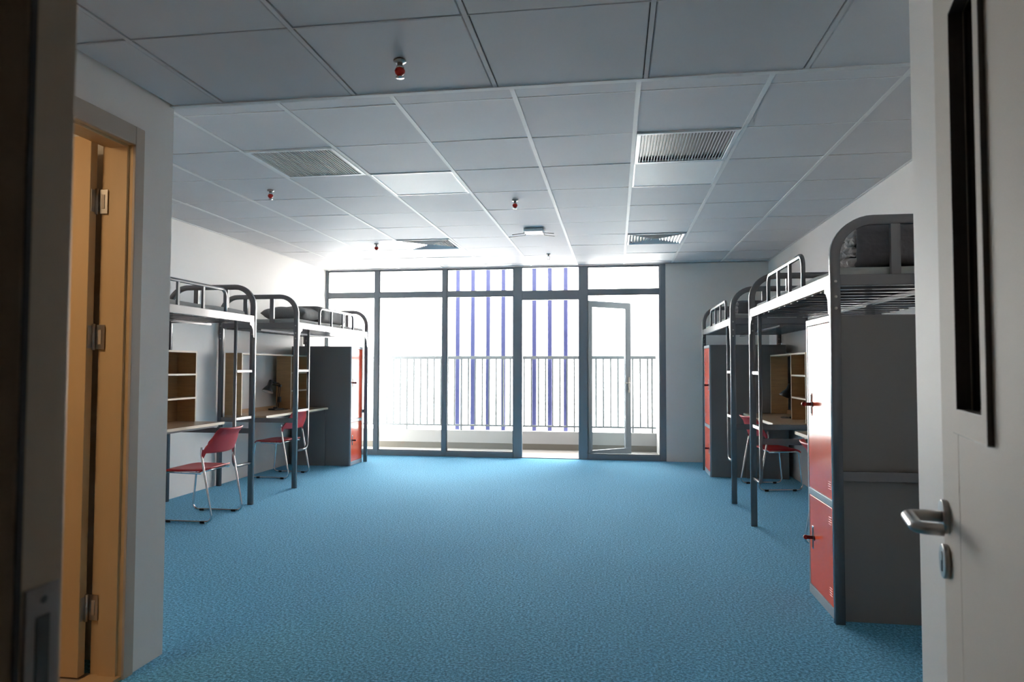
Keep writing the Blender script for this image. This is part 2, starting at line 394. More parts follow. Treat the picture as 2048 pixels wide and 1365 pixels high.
# ================================================================ ENTRANCE DOOR (open, right) and fixed leaf (left)
H = Vector((.351, .49, 0)); dd = Vector((.242, .970, 0)).normalized(); nn = Vector((-dd.y, dd.x, 0))
DM = Matrix((dd, nn, Vector((0, 0, 1)))).transposed().to_4x4(); DM.translation = H   # local x along leaf, y out of the visible face
t = sroot('door_2', (H.x, H.y, 0), 'off white entrance door standing open at the right edge', 'door')
LW = .796; vs0, vs1, vz0, vz1 = .482, .633, 1.305, 1.90
def leafbox(b, s0, s1, z0, z1, y0=-.045, y1=0.0, bev=0.0, mi=0): box(b, (s0, y0, z0), (s1, y1, z1), bev=bev, mi=mi)
b = nb(); leafbox(b, 0, vs0, .008, 2.16); leafbox(b, vs1, .664, .008, 2.16); leafbox(b, vs0, vs1, .008, vz0); leafbox(b, vs0, vs1, vz1, 2.16)
leafbox(b, .6665, LW, .008, 2.16, bev=.002); leafbox(b, .664, .6665, .008, 2.16, y1=-.003, y0=-.04, mi=1)
obj('door_panel', inleaf(b, DM), [M_door, M_seal], t)
b = nb()
for a in ((.4555, vs0, vz0-.035, vz1+.035), (vs1, vs1+.027, vz0-.035, vz1+.035), (vs0, vs1, vz0-.035, vz0), (vs0, vs1, vz1, vz1+.035)): leafbox(b, *a, y0=0, y1=.0076)
obj('vision_trim', inleaf(b, DM), M_door, t)['label'] = 'raised off white trim around the narrow vision panel'
b = nb(); box(b, (.4549, .0004, vz0-.0345), (.4555, .0072, vz1+.0345)); box(b, (.4549, .0, vz0-.036), (.66, .0072, vz0-.035))
q = .0008
box(b, (vs0, -.0114, vz0), (vs0+q, .0074, vz1)); box(b, (vs1-q, -.0114, vz0), (vs1, .0074, vz1)); box(b, (vs0, -.0114, vz0), (vs1, .0074, vz0+q)); box(b, (vs0, -.0114, vz1-q), (vs1, .0074, vz1))
obj('vision_bead', inleaf(b, DM), M_seal, t)['label'] = 'dark brown edging lining the vision panel'
b = nb(); box(b, (vs0, -.018, vz0), (vs1, -.0125, vz1)); obj('pane', inleaf(b, DM), M_dglass, t)['label'] = 'dark glass of the vision panel'
hs, hz = .761, 1.124
b = nb(); lathe(b, [(.0265, 0), (.0275, .002), (.0275, .008), (.0262, .0095)], axis((hs, 0, hz), (0, 1, 0)), n=32)
sweep(b, fillet([(hs, .006, hz), (hs, .058, hz), (hs-.108, .058, hz), (hs-.108, .024, hz)], .018, 8), [(u*.95, v*1.15) for u, v in circ(.0095, 16)], n=(0, 0, 1))
hb = obj('door_handle', inleaf(b, DM), M_steel, t); hb['label'] = 'brushed steel return lever handle'
b = nb(); lathe(b, [(.0265, 0), (.0275, .002), (.0275, .008), (.0262, .0095)], axis((hs, 0, 1.052), (0, 1, 0)), n=32); box(b, (hs-.0045, .0093, 1.036), (hs+.0045, .0105, 1.06), mi=1)
lathe(b, [(.0075, .0092), (.0075, .0108)], axis((hs, 0, 1.06), (0, 1, 0)), n=20, mi=0)
obj('keyhole_plate', inleaf(b, DM), [M_steel, M_black], t)['label'] = 'round steel keyhole plate'
# fixed leaf
t = sroot('door_3', (-.7, .48, 0), 'dark fixed entrance leaf with a lock strike at the left edge', 'door')
b = nb(); box(b, (-.95, .46, .008), (-.445, .508, 2.16), bev=.002); obj('door_panel', b, M_brown, t)
b = nb(); box(b, (-.4449, .4605, .008), (-.4439, .4665, 2.16)); obj('seal', b, M_gap, t)
b = nb(); box(b, (-.4452, .4695, 1.02), (-.4425, .502, 1.195), bev=.001); box(b, (-.4424, .479, 1.05), (-.4418, .492, 1.172), mi=1); lathe(b, [(.003, 0), (.003, .0007)], axis((-.4425, .486, 1.184), (1, 0, 0)), mi=1)
obj('strike_plate', b, [M_strike, M_black], t)['label'] = 'steel strike plate with a dark latch slot'
b = nb(); box(b, (-1.0, .42, 0), (-.955, .56, 2.2)); box(b, (.36, .42, 0), (.42, .56, 2.2)); box(b, (-.955, .42, 2.165), (.36, .56, 2.2))
struct('trim_2', b, M_brown, 'dark frame of the entrance doorway', 'trim')

# ================================================================ BATHROOM DOORWAY
b = nb(); Y0, Y1, ZD = 1.99, 2.777, 2.362
c = XCL+.012
box(b, (XCL-.002, Y1, 0), (c, Y1+.06, ZD+.085), bev=.003); box(b, (XCL-.002, Y0-.06, 0), (c, Y0, ZD+.085), bev=.003); box(b, (XCL-.002, Y0, ZD), (c, Y1, ZD+.085), bev=.003)
struct('trim_3', b, M_casing, 'beige casing around the bathroom doorway', 'trim')
b = nb(); box(b, (XCL-.15, Y1, 0), (XCL, Y1+.02, ZD+.02)); box(b, (XCL-.15, Y0-.02, 0), (XCL, Y0, ZD+.02)); box(b, (XCL-.15, Y0, ZD), (XCL, Y1, ZD+.02)); box(b, (XCL-.105, Y1-.012, 0), (XCL-.02, Y1, ZD)); box(b, (XCL-.105, Y0, 0), (XCL-.02, Y0+.012, ZD)); box(b, (XCL-.105, Y0+.012, ZD-.012), (XCL-.02, Y1-.012, ZD))
box(b, (XCL-.15, Y0, 0), (XCL, Y1, .016))
struct('trim_4', b, M_tan, 'tan jamb lining of the bathroom doorway', 'trim')
t = sroot('door_4', (-2.7, 2.75, 0), 'tan bathroom door opened inward on three steel hinges', 'door')
b = nb(); box(b, (-3.10, 2.722, .02), (-2.303, 2.762, 2.395), bev=.002); obj('door_panel', b, M_tan, t)
for z in (2.107, 1.498, .308):
    b = nb(); box(b, (-2.302, 2.764, z-.055), (-2.250, 2.768, z+.055), bev=.001); box(b, (-2.2995, 2.727, z-.05), (-2.3015, 2.760, z+.05))
    lathe(b, [(.007, z-.058), (.007, z+.058)], Matrix.Translation((-2.297, 2.757, 0)), n=12)
    box(b, (-2.278, 2.7615, z-.032), (-2.264, 2.7645, z+.032), mi=1)
    obj('hinge', b, [M_steel, M_casing], t)
t = thing('added_bathroom_lamp', 'unseen round lamp added on the bathroom ceiling to light the tan door', 'lamp', (-2.75, 1.6, 2.5))  # out of view, added to throw warm light on the tan door
b = nb(); lathe(b, [(.14, 0), (.15, -.02), (.13, -.05), (.0, -.06)], Matrix.Translation((-2.75, 1.6, 2.5)), n=28); obj('lamp_shade', b, M_glow, t)
la = bpy.data.lights.new('added_warm_light', 'POINT'); la.energy = .9; la.color = (1, .72, .44); la.shadow_soft_size = .12  # warm point light of the added bathroom lamp
lo = bpy.data.objects.new('added_warm_light', la); COL.objects.link(lo); lo.location = (-2.75, 1.6, 2.36)

# ================================================================ CEILING FITTINGS
def cell(l, r): 
    i, j = l+6, r+1; return XS[i], XS[i+1], YS[j], YS[j+1]
for (l, r), lab in (((-3, 2), 'square return air grille of fine slats, left side of the ceiling'), ((1, 2), 'square return air grille with black gaps, right side of the ceiling')):
    x0, x1, y0, y1 = cell(l, r); x0 += .016; x1 -= .016; y0 += .012; y1 -= .006
    t = thing('air_grille', lab, 'vent', ((x0+x1)/2, (y0+y1)/2, ZC), 'fine slatted return grilles')
    b = nb(); w = .028
    for a in ((x0, y0, x1, y0+w), (x0, y1-w, x1, y1), (x0, y0+w, x0+w, y1-w), (x1-w, y0+w, x1, y1-w)): box(b, (a[0], a[1], ZC-.008), (a[2], a[3], ZC+.01), bev=.002)
    obj('grille_frame', b, M_white, t)
    b = nb(); n = 29
    for k in range(n):
        x = x0+w+(x1-x0-2*w)*(k+.5)/n; box(b, (x-.0022, y0+w, ZC-.004), (x+.0022, y1-w, ZC+.005))
    obj('slats', b, M_white, t)
    b = nb(); box(b, (x0+.01, y0+.01, ZC+.0165), (x1-.01, y1-.01, ZC+.0195)); obj('backing', b, M_black, t)
for (l, r), lab in (((-3, 7), 'four way louvred air diffuser far left near the windows'), ((1, 7), 'four way louvred air diffuser far right near the windows')):
    x0, x1, y0, y1 = cell(l, r); cx, cy = (x0+x1)/2, (y0+y1)/2; R = .328
    t = thing('air_diffuser', lab, 'vent', (cx, cy, ZC), 'four way air diffusers')
    b = nb()
    for a in ((-R, -R, R, -R+.02), (-R, R-.02, R, R), (-R, -R+.02, -R+.02, R-.02), (R-.02, -R+.02, R, R-.02)): box(b, (cx+a[0], cy+a[1], ZC-.012), (cx+a[2], cy+a[3], ZC+.01), bev=.002)
    obj('diffuser_frame', b, M_white, t)
    b = nb()
    for k in range(8):
        a = R-.02-.036*k; i = a-.021; za, zb = ZC-.014, ZC+.006
        if i < .01: i = .005
        A = [b.verts.new((cx+sx*a, cy+sy*a, za)) for sx, sy in ((-1,-1),(1,-1),(1,1),(-1,1))]
        A2 = [b.verts.new((cx+sx*(a-.0015), cy+sy*(a-.0015), za+.003)) for sx, sy in ((-1,-1),(1,-1),(1,1),(-1,1))]
        B = [b.verts.new((cx+sx*i, cy+sy*i, zb)) for sx, sy in ((-1,-1),(1,-1),(1,1),(-1,1))]
        for q in range(4):
            b.faces.new((A[q], A[(q+1)%4], B[(q+1)%4], B[q])); b.faces.new((A[q], A[(q+1)%4], A2[(q+1)%4], A2[q]))
    obj('louvres', b, M_white, t)
    b = nb(); box(b, (cx-R+.01, cy-R+.01, ZC+.016), (cx+R-.01, cy+R-.01, ZC+.0195)); obj('backing', b, M_lockg, t)
for (l, r), lab in (((-2, 3), 'unlit white panel light beside the left return grille'), ((1, 3), 'unlit white panel light behind the right return grille'), ((-3, 9), 'unlit white panel light far left next to the windows'), ((1, 9), 'unlit white panel light far right next to the windows')):
    x0, x1, y0, y1 = cell(l, r); x0 += .015; x1 -= .015; y0 += .010; y1 -= .004
    t = thing('ceiling_light', lab, 'ceiling light', ((x0+x1)/2, (y0+y1)/2, ZC), 'square panel lights in the ceiling grid')
    b = nb(); w = .012
    for a in ((x0, y0, x1, y0+w), (x0, y1-w, x1, y1), (x0, y0+w, x0+w, y1-w), (x1-w, y0+w, x1, y1-w)): box(b, (a[0], a[1], ZC-.005), (a[2], a[3], ZC+.01))
    obj('light_frame', b, M_white, t)
    b = nb(); box(b, (x0+w, y0+w, ZC-.001), (x1-w, y1-w, ZC+.01)); obj('diffuser', b, M_panel, t)
def sprinkler(loc, lab, cap=True, s=1.0, drop=0.0):
    x, y, z = loc; t = thing('sprinkler', lab, 'sprinkler', loc, 'ceiling sprinklers' if cap else None)
    T = Matrix.Translation((x, y, z)) @ Matrix.Scale(s, 4)
    b = nb(); lathe(b, [(.022, 0), (.026, -.003), (.024, -.008), (.012, -.012)], T); obj('escutcheon', b, M_steel, t)
    b = nb(); lathe(b, [(.011, -.008), (.011, -.024-drop), (.015, -.026-drop), (.015, -.034-drop)], T)
    for sx in (-1, 1): sweep(b, [T @ Vector((sx*.014, 0, -.03-drop)), T @ Vector((sx*.016, 0, -.048-drop)), T @ Vector((sx*.004, 0, -.068-drop))], circ(.003*s, 8))
    obj('sprinkler_body', b, M_chrome, t)
    if cap:
        b = nb(); lathe(b, [(.0, -.032-drop), (.018, -.036-drop), (.021, -.044-drop), (.018, -.054-drop), (.010, -.062-drop), (.0, -.064-drop)], T, n=16); obj('cap', b, M_sprred, t)['label'] = 'red protective cap'
    b = nb(); lathe(b, [(.016, -.068-drop), (.017, -.071-drop), (.0, -.073-drop)], T, n=12); obj('deflector', b, M_chrome, t)
sprinkler((-.875, 2.70, ZS-.001), 'large looking red capped sprinkler on the lower entrance ceiling', s=1.05)
sprinkler((-.912, 6.249, ZC-.001), 'red capped sprinkler nearest the antenna box', s=1.15)
sprinkler((-2.978, 5.60, ZC-.001), 'red capped sprinkler left of the ceiling near the left grille', s=1.15)
sprinkler((-2.959, 8.252, ZC-.001), 'red capped sprinkler just left of the far diffuser', s=1.2)
sprinkler((-.895, 9.3, ZC-.001), 'small bare metal sprinkler near the balcony doorway', cap=False, s=1.2)
cx, cy = -.895, 7.62
t = thing('wireless_access_point', 'white ceiling box with four thin antennas', 'access point', (cx, cy, ZC))
b = nb(); box(b, (cx-.11, cy-.10, ZC-.040), (cx+.11, cy+.10, ZC-.003), bev=.012); obj('housing', b, M_white, t)
for sx, sy, ex, ez, ey in ((-1, -1, -.13, -.065, -.05), (-1, 1, -.20, -.035, .03), (1, -1, .13, -.055, -.05), (1, 1, .12, -.03, .04)):
    bx, by = cx+sx*.10, cy+sy*.06
    b = nb(); sweep(b, fillet([(bx, by, ZC-.025), (bx+sx*.008, by, ZC-.055), (bx+ex, by+ey, ZC-.055+ez*.35)], .006, 4), circ(.0045, 8)); obj('antenna', b, M_steel, t)

# ================================================================ LOFT BEDS
PW = .055
def loft_bed(side, y0, y1, ladder_end, guard, label, barz):
    """side +1: right wall (front faces -x); -1: left wall. ladder_end 0 near, 1 far"""
    xf = 1.155 if side > 0 else -3.565; xr = 2.172 if side > 0 else -4.540
    s = side
    t = thing('loft_bed', label, 'bed', ((xf+xr)/2, (y0+y1)/2, 0), 'grey steel loft beds')
    X = lambda a: xf + s*a            # a = distance in from the front face
    D = abs(xr-xf)
    for e, y in ((0, y0+.02), (1, y1-.02)):
        b = nb(); prof = rect(.04, .05)
        path = fillet([(X(.0275), y, 0), (X(.0275), y, 2.172), (X(D-.0275), y, 2.172), (X(D-.0275), y, 0)], .20, 10)
        sweep(b, path, prof, n=(0, 1, 0))
        for k in (1, 2): 
            xv = X(D*k/3); box(b, (xv-.024, y-.014, 1.87), (xv+.024, y+.014, 2.15))
        box(b, (X(.05), y-.018, 1.815), (X(D-.05), y+.018, 1.875), bev=.003)
        zb = barz[e]; box(b, (X(.05), y-.016, zb), (X(D-.05), y+.016, zb+.052), bev=.003)
        f = obj('end_frame', b, M_frame, t)
        for a in (.0275, D-.0275):
            for z in (1.838, 1.754, 1.692):
                b = nb(); lathe(b, [(.008, 0), (.008, .003), (.004, .006)], axis((X(a), y-.02, z), (0, -1, 0)), n=10)
                obj('bolt', b, M_steel, f)
            if a < .1:
                b2 = nb()
                sy = 1 if e == 0 else -1; yy = y + sy*.02
                poly = [(0, 1.815), (.085, 1.815), (.085, 1.785), (.055, 1.775), (.03, 1.745), (.022, 1.70), (.018, 1.665), (0, 1.66)]
                lo_ = [b2.verts.new((X(.004), yy+sy*p, z)) for p, z in poly]; hi = [b2.verts.new((X(.012), yy+sy*p, z)) for p, z in poly]
                b2.faces.new(lo_); b2.faces.new(hi[::-1]); n = len(poly)
                for q in range(n): b2.faces.new((lo_[q], lo_[(q+1)%n], hi[(q+1)%n], hi[q]))
                obj('corner_bracket', b2, M_frame, t)
            else:
                b2 = nb(); sy = 1 if e == 0 else -1; yy = y + sy*.02
                box(b2, (X(D-.012), yy, 1.70), (X(D-.004), yy+sy*.05, 1.815)); obj('corner_bracket', b2, M_frame, t)
    for a in (.006, D-.036):
        b = nb(); box(b, (X(a), y0+.04, 1.808), (X(a+.030), y1-.04, 1.880), bev=.003); obj('side_rail', b, M_frame, t)
    b = nb(); box(b, (X(D/2-.02), y0+.04, 1.785), (X(D/2+.02), y1-.04, 1.805)); obj('centre_beam', b, M_frame, t)
    n = 13
    for k in range(n):
        y = y0+.13+(y1-y0-.26)*k/(n-1)
        b = nb(); box(b, (X(.036), y-.02, 1.806), (X(D-.036), y+.02, 1.822)); obj('slat', b, M_frame, t)
    # guard rail
    g0, g1, gn = guard
    b = nb(); sweep(b, fillet([(X(.02), g0, 1.875), (X(.02), g0, 2.085), (X(.02), g1, 2.085), (X(.02), g1, 1.875)], .07, 7), rect(.024, .030, .005), n=(1, 0, 0))
    for k in range(1, gn):
        y = g0+(g1-g0)*k/gn; box(b, (X(.010), y-.012, 1.875), (X(.030), y+.012, 2.075))
    obj('guard_rail', b, M_frame, t)
    # rear desk beam under the desk
    # ladder
    yp = y1-.04 if ladder_end else y0+.04; sg = -1 if ladder_end else 1
    yl = yp + sg*.30
    b = nb(); sweep(b, fillet([(X(.028), yl, 1.81), (X(.028), yl, .415), (X(.028), yp, .415)], .07, 7), rect(.026, .026, .005), n=(1, 0, 0))
    obj('ladder_rail', b, M_frame, t)
    for z in (1.325, .868):
        b = nb(); box(b, (X(.014), yp, z-.014), (X(.042), yl-sg*.013, z+.014), bev=.003); obj('rung', b, M_frame, t)
    return t
loft_bed(+1, 3.945, 6.290, 1, (4.567, 5.562, 3), 'grey loft bed nearest the viewer on the right with a cut off near end', (.760, .705))
loft_bed(+1, 7.250, 9.600, 0, (7.63, 8.80, 3), 'grey loft bed at the far right beside the back wall', (.748, .705))
loft_bed(-1, 4.125, 6.470, 1, (4.87, 5.934, 3), 'grey loft bed nearest the viewer on the left, above the empty shelf', (.76, .705))
loft_bed(-1, 7.375, 9.650, 0, (7.993, 9.079, 3), 'grey loft bed at the far left next to the windows', (.735, .705))

# mattresses
def soft_box(bm, x0, x1, y0, y1, z0, z1, r=.03, nx=10, ny=26, wob=.004, seed=0):
    rnd = random.Random(seed); box(bm, (x0, y0, z0), (x1, y1, z1), bev=r)
    bmesh.ops.subdivide_edges(bm, edges=[e for e in bm.edges if e.calc_length() > .15], cuts=8, use_grid_fill=True)
    for v in bm.verts: 
        v.co += Vector((math.sin(v.co.y*9+seed), math.sin(v.co.x*11+seed), math.sin(v.co.y*7+v.co.x*5+seed)))*wob
    for f in bm.faces: f.smooth = True
def mattress(side, y0, y1, lab, h=.075, seed=1):
    x0, x1 = (1.205, 2.125) if side > 0 else (-4.49, -3.625)
    b = nb(); soft_box(b, x0, x1, y0, y1, 1.827, 1.827+h, r=.025, seed=seed)
    tag(obj('mattress', b, M_mat, org=((x0+x1)/2, (y0+y1)/2, 1.827)), lab, 'mattress', 'grey mattresses on the loft beds')
mattress(1, 4.00, 6.20, 'grey sheeted mattress under the big folded quilt on the near right bed', .10, 1)
mattress(1, 7.31, 9.52, 'pale grey mattress on the far right loft bed', .10, 2)
mattress(-1, 4.25, 6.36, 'bare grey mattress on the near left loft bed, no quilt in sight', .10, 3)
mattress(-1, 7.45, 9.58, 'grey mattress under pillow and quilt on the far left bed', .10, 4)

# folded quilts: outer cover + puffy folded layers on the open end
def quilt(x0, x1, y0, y1, z0, z1, lab, face=-1, layers=4, seed=0, prot=.0, m1=None):
    """face -1: folded layers show at x0 (towards -x); +1 at x1"""
    t = thing('folded_quilt', lab, 'quilt', ((x0+x1)/2, (y0+y1)/2, z0), 'folded grey quilts')
    rnd = random.Random(seed); b = nb(); H_ = z1-z0; Wd = y1-y0
    # cover: closed rounded profile in yz extruded along x with gentle sag
    prof = []
    n = 28
    for k in range(n):
        a = 2*PI*k/n; c_, s_ = math.cos(a), math.sin(a); e = .42
        prof.append((math.copysign(abs(c_)**e, c_)*Wd/2, math.copysign(abs(s_)**e, s_)*H_/2))
    ns = 16; rings = []
    xs = [x0+(x1-x0)*i/ns for i in range(ns+1)]
    for i, x in enumerate(xs):
        w = 1.0
        open_end = (i == 0 and face < 0) or (i == ns and face > 0)
        close_end = (i == ns and face < 0) or (i == 0 and face > 0)
        if open_end: w = .95
        if close_end: w = .85
        rings.append([b.verts.new((x+rnd.uniform(-.006, .006), (y0+y1)/2+p*w+.006*math.sin(x*23+q), (z0+z1)/2+q*w*(1+.03*math.sin(x*9+seed)))) for p, q in prof])
    for A, B in zip(rings, rings[1:]):
        for k in range(n): b.faces.new((A[k], A[(k+1)%n], B[(k+1)%n], B[k])).smooth = True
    b.faces.new(rings[-1] if face < 0 else rings[0][::-1])
    zmin = min(v.co.z for v in b.verts)
    for v in b.verts: v.co.z += z0+.002-zmin
    o = obj('cover', b, m1 or M_quilt, t)
    so = o.modifiers.new('thick', 'SOLIDIFY'); so.thickness = .012; so.offset = -1
    # layers: puffy crumpled lobes
    xe = x0 if face < 0 else x1
    for k in range(layers):
        b = nb(); zc = z0+.018+(H_-.036)*(k+.5)/layers; hh = (H_-.03)/layers*.56
        m_ = 22; rr = 9; rings = []
        for i in range(m_+1):
            yy = y0+.022+(Wd-.044)*i/m_; taper = (1-abs(2*i/m_-1)**4)**.5*.9+.1
            ring = []
            for j in range(rr):
                a = PI*j/(rr-1)-PI/2
                px_ = math.cos(a)*(.030+.012*math.sin(i*1.3+k*2+seed)+.006*rnd.random())*taper
                pz_ = math.sin(a)*hh*taper*(.95+.10*math.sin(i*.9+k+seed)) + .010*math.sin(i*.45+k*1.7+seed)
                ring.append(b.verts.new((xe+face*(px_-.012)+0*rnd.random(), yy+.004*math.sin(j+i), zc+pz_)))
            rings.append(ring)
        if prot:
            for v in b.verts: v.co.x += face*prot*max(0, (v.co.x-xe)*face/.03)
        for A, B in zip(rings, rings[1:]):
            for j in range(rr-1): b.faces.new((A[j], A[j+1], B[j+1], B[j])).smooth = True
        for r_ in (rings[0], rings[-1]): b.faces.new(r_)
        o2 = obj('folded_layer', b, M_quilt2, t)
    return t
quilt(1.335, 2.08, 4.06, 4.50, 1.932, 2.178, 'tall dark grey folded quilt with crumpled end on the near right bed', -1, 4, 3)
quilt(1.30, 2.02, 7.60, 8.05, 1.932, 2.09, 'low dark folded quilt on the far right loft bed', -1, 3, 8)
bulk = quilt(-.40, .40, -.29, .29, 0, .215, 'bulky grey folded quilt behind the guard rail of the far left bed', +1, 3, 5, prot=.14, m1=M_quilt3)
bulk.location = (-3.995, 8.74, 1.932); bulk.rotation_euler = (0, 0, math.radians(90))
# pillow on far left bed
b = nb(); nu, nv = 20, 28; px0, px1, py0, py1, zc = -4.28, -3.70, 7.84, 8.33, 2.022
top = []; 
for sgn in (1, -1):
    g = []
    for i in range(nu+1):
        row = []
        for j in range(nv+1):
            u, v = 2*i/nu-1, 2*j/nv-1
            h = .088*((1-u**4)*(1-v**4))**.45
            pinch = 1-.05*(abs(u*v))**.0*(1-abs(u*v))
            row.append(b.verts.new(((px0+px1)/2+(px1-px0)/2*u*(1-.05*(1-v*v)*abs(u)), (py0+py1)/2+(py1-py0)/2*v*(1-.06*(1-u*u)*abs(v)), zc+sgn*(h+.001)+.004*math.sin(u*7+v*5))))
        g.append(row)
    for i in range(nu):
        for j in range(nv): b.faces.new((g[i][j], g[i+1][j], g[i+1][j+1], g[i][j+1])).smooth = True
bmesh.ops.remove_doubles(b, verts=list(b.verts), dist=.0025)
tag(obj('pillow', b, M_quilt3, org=(-4.06, 8.2, 1.93)), 'plump grey pillow beside the quilt on the far left loft bed', 'pillow')

# ================================================================ LOCKERS
def locker(side, y0, y1, hinge_far, label, hy):
    xf, xb = (1.174, 2.10) if side > 0 else (-3.632, -4.515); s = side; X = lambda a: xf+s*a
    t = thing('locker', label, 'locker', ((xf+xb)/2, (y0+y1)/2, 0), 'tall two door lockers under the beds')
    H_ = 1.66
    b = nb(); box(b, (X(.018), y0, .0), (xb, y1, H_), bev=.003); obj('body', b, M_lockg, t)
    b = nb()   # pale front frame
    for a in ((y0, y0+.018, 0, H_), (y1-.018, y1, 0, H_), (y0+.018, y1-.018, 0, .055), (y0+.018, y1-.018, .600, .640), (y0+.018, y1-.018, H_-.035, H_)):
        box(b, (X(-.002), a[0], a[2]), (X(.018), a[1], a[3]), bev=.002)
    obj('front_frame', b, M_lockl, t)
    for z0, z1, hz_, nm in ((.643, H_-.038, 1.149, 'upper'), (.058, .597, .350, 'lower')):
        b = nb(); box(b, (X(.0), y0+.021, z0), (X(.017), y1-.021, z1), bev=.003)
        for k in range(4):     # embossed vent slits
            yv = (y0+.055) if hy > (y0+y1)/2 else (y1-.095)
            for zz in ((z1-.10, 1), (z0+.05, 1)):
                zz0 = zz[0]+.013*k; box(b, (X(-.0025), yv, zz0), (X(.001), yv+.045, zz0+.004))
        dr = obj('door', b, M_red, t); dr['label'] = 'glossy red %s locker door' % nm
        b = nb(); box(b, (X(-.004), hy-.013, hz_-.068), (X(.001), hy+.013, hz_+.068), bev=.0015); box(b, (X(-.0055), hy-.006, hz_-.058), (X(-.0035), hy+.006, hz_+.058), mi=1)
        obj('handle', b, [M_chrome, M_black], dr)
        b = nb(); box(b, (X(-.040), hy-.009, hz_-.011), (X(-.004), hy+.009, hz_+.011), bev=.004)
        lathe(b, [(.013, 0), (.013, .016)], axis((X(-.044), hy-.008, hz_), (0, 1, 0)), n=16)
        lathe(b, [(.016, 0), (.015, .004)], axis((X(.0), hy-.022, hz_), (-s, 0, 0)), n=16)
        obj('latch', b, M_redlatch, dr)['label'] = 'dark red swivel latch'
    return t
locker(+1, 4.000, 4.505, True, 'tall locker with glaring glossy red doors at the near right', 4.415)
locker(+1, 8.985, 9.510, True, 'tall grey sided red door locker at the far right beside the back wall', 9.07)
locker(-1, 9.160, 9.600, True, 'tall grey sided red door locker at the far left next to the windows', 9.225)

# ================================================================ DESKS and SHELVES
def desk(side, y0, y1, panel_at, label):
    xf, xb = (1.578, 2.110) if side > 0 else (-3.960, -4.478); s = side
    t = thing('desk', label, 'desk', ((xf+xb)/2, (y0+y1)/2, 0), 'beech topped desks under the loft beds')
    b = nb(); box(b, (xf+s*.003, y0, .781), (xb, y1, .806)); obj('desktop', b, M_woodt, t)
    b = nb(); box(b, (xf, y0, .780), (xf+s*.003, y1, .8065)); obj('front_edge', b, M_edge, t)['label'] = 'pale edge band'
    yy = panel_at
    b = nb(); box(b, (xf+s*.03, yy, 0), (xb, yy+.02, .781), bev=.002); obj('side_panel', b, M_lockg, t)['label'] = 'grey steel end panel'
    b = nb(); box(b, (xf+s*.05, y0+.03, .757), (xf+s*.08, y1-.03, .781)); box(b, (xb-s*.06, y0+.03, .757), (xb-s*.03, y1-.03, .781)); obj('under_rail', b, M_lockg, t)
def hutch(side, y0, y1, cub0, cub1, label, off=0.0):
    """desk top shelf: open bay + cubby column between cub0 and cub1"""
    s = side
    xf = 1.906 if side > 0 else -4.272; xb = 2.110 if side > 0 else -4.478
    t = thing('desk_shelf', label, 'shelf', ((xf+xb)/2, (y0+y1)/2, .807), 'beech shelf units standing on the desks')
    z0, z1, th = .807, 1.53, .018
    def board(nm, a, b_, edge):
        q = nb(); box(q, a, b_); o = obj(nm, q, M_wood, t)
        q = nb(); box(q, edge[0], edge[1]); obj('edge_band', q, M_edge, o)
    def vert(y): board('upright', (xf+s*.002, y, z0), (xb, y+th, z1-th), ((xf, y, z0), (xf+s*.002, y+th, z1-th)))
    def hor(ya, yb, z): board('shelf_board', (xf+s*.002, ya, z), (xb, yb, z+th), ((xf, ya, z), (xf+s*.002, yb, z+th)))
    vert(y0); vert(y1-th)
    mid = cub1 if abs(cub0-y0) < .05 else cub0
    vert(mid)
    hor(y0, y1, z1-th)
    c0, c1 = (y0+th, mid) if mid == cub1 else (mid+th, y1-th)
    for z in (1.040, 1.280): hor(c0, c1, z)
    # low back strip of the open bay
    o0, o1 = (mid+th, y1-th) if mid == cub1 else (y0+th, mid)
    q = nb(); box(q, (xb-s*.014, o0, z0), (xb, o1, z0+.05)); obj('back_strip', q, M_wood, t)
    q = nb(); box(q, (xb-s*.006, c0, z0), (xb, c1, z1-th)); obj('back_panel', q, M_wood, t)
desk(-1, 7.430, 9.150, 9.125, 'beech desk with a tucked in red chair under the far left bed')
hutch(-1, 7.43, 9.15, 8.655, 9.15, 'beech desk shelf behind the black lamp under the far left bed')
desk(-1, 4.85, 6.575, 4.87, 'beech desk cut off by the white wall, near left bed')
hutch(-1, 4.85, 6.565, 6.565-.53, 6.565, 'empty three tier beech shelf on the near left desk')
sh = None
desk(+1, 7.350, 8.975, 8.950, 'beech desk under the far right bed, lamp shade above it')
hutch(+1, 7.365, 8.975, 7.365, 7.945, 'beech desk shelf with open cubbies under the far right bed')
desk(+1, 4.75, 6.475, 4.77, 'beech desk mostly hidden behind the near right locker')

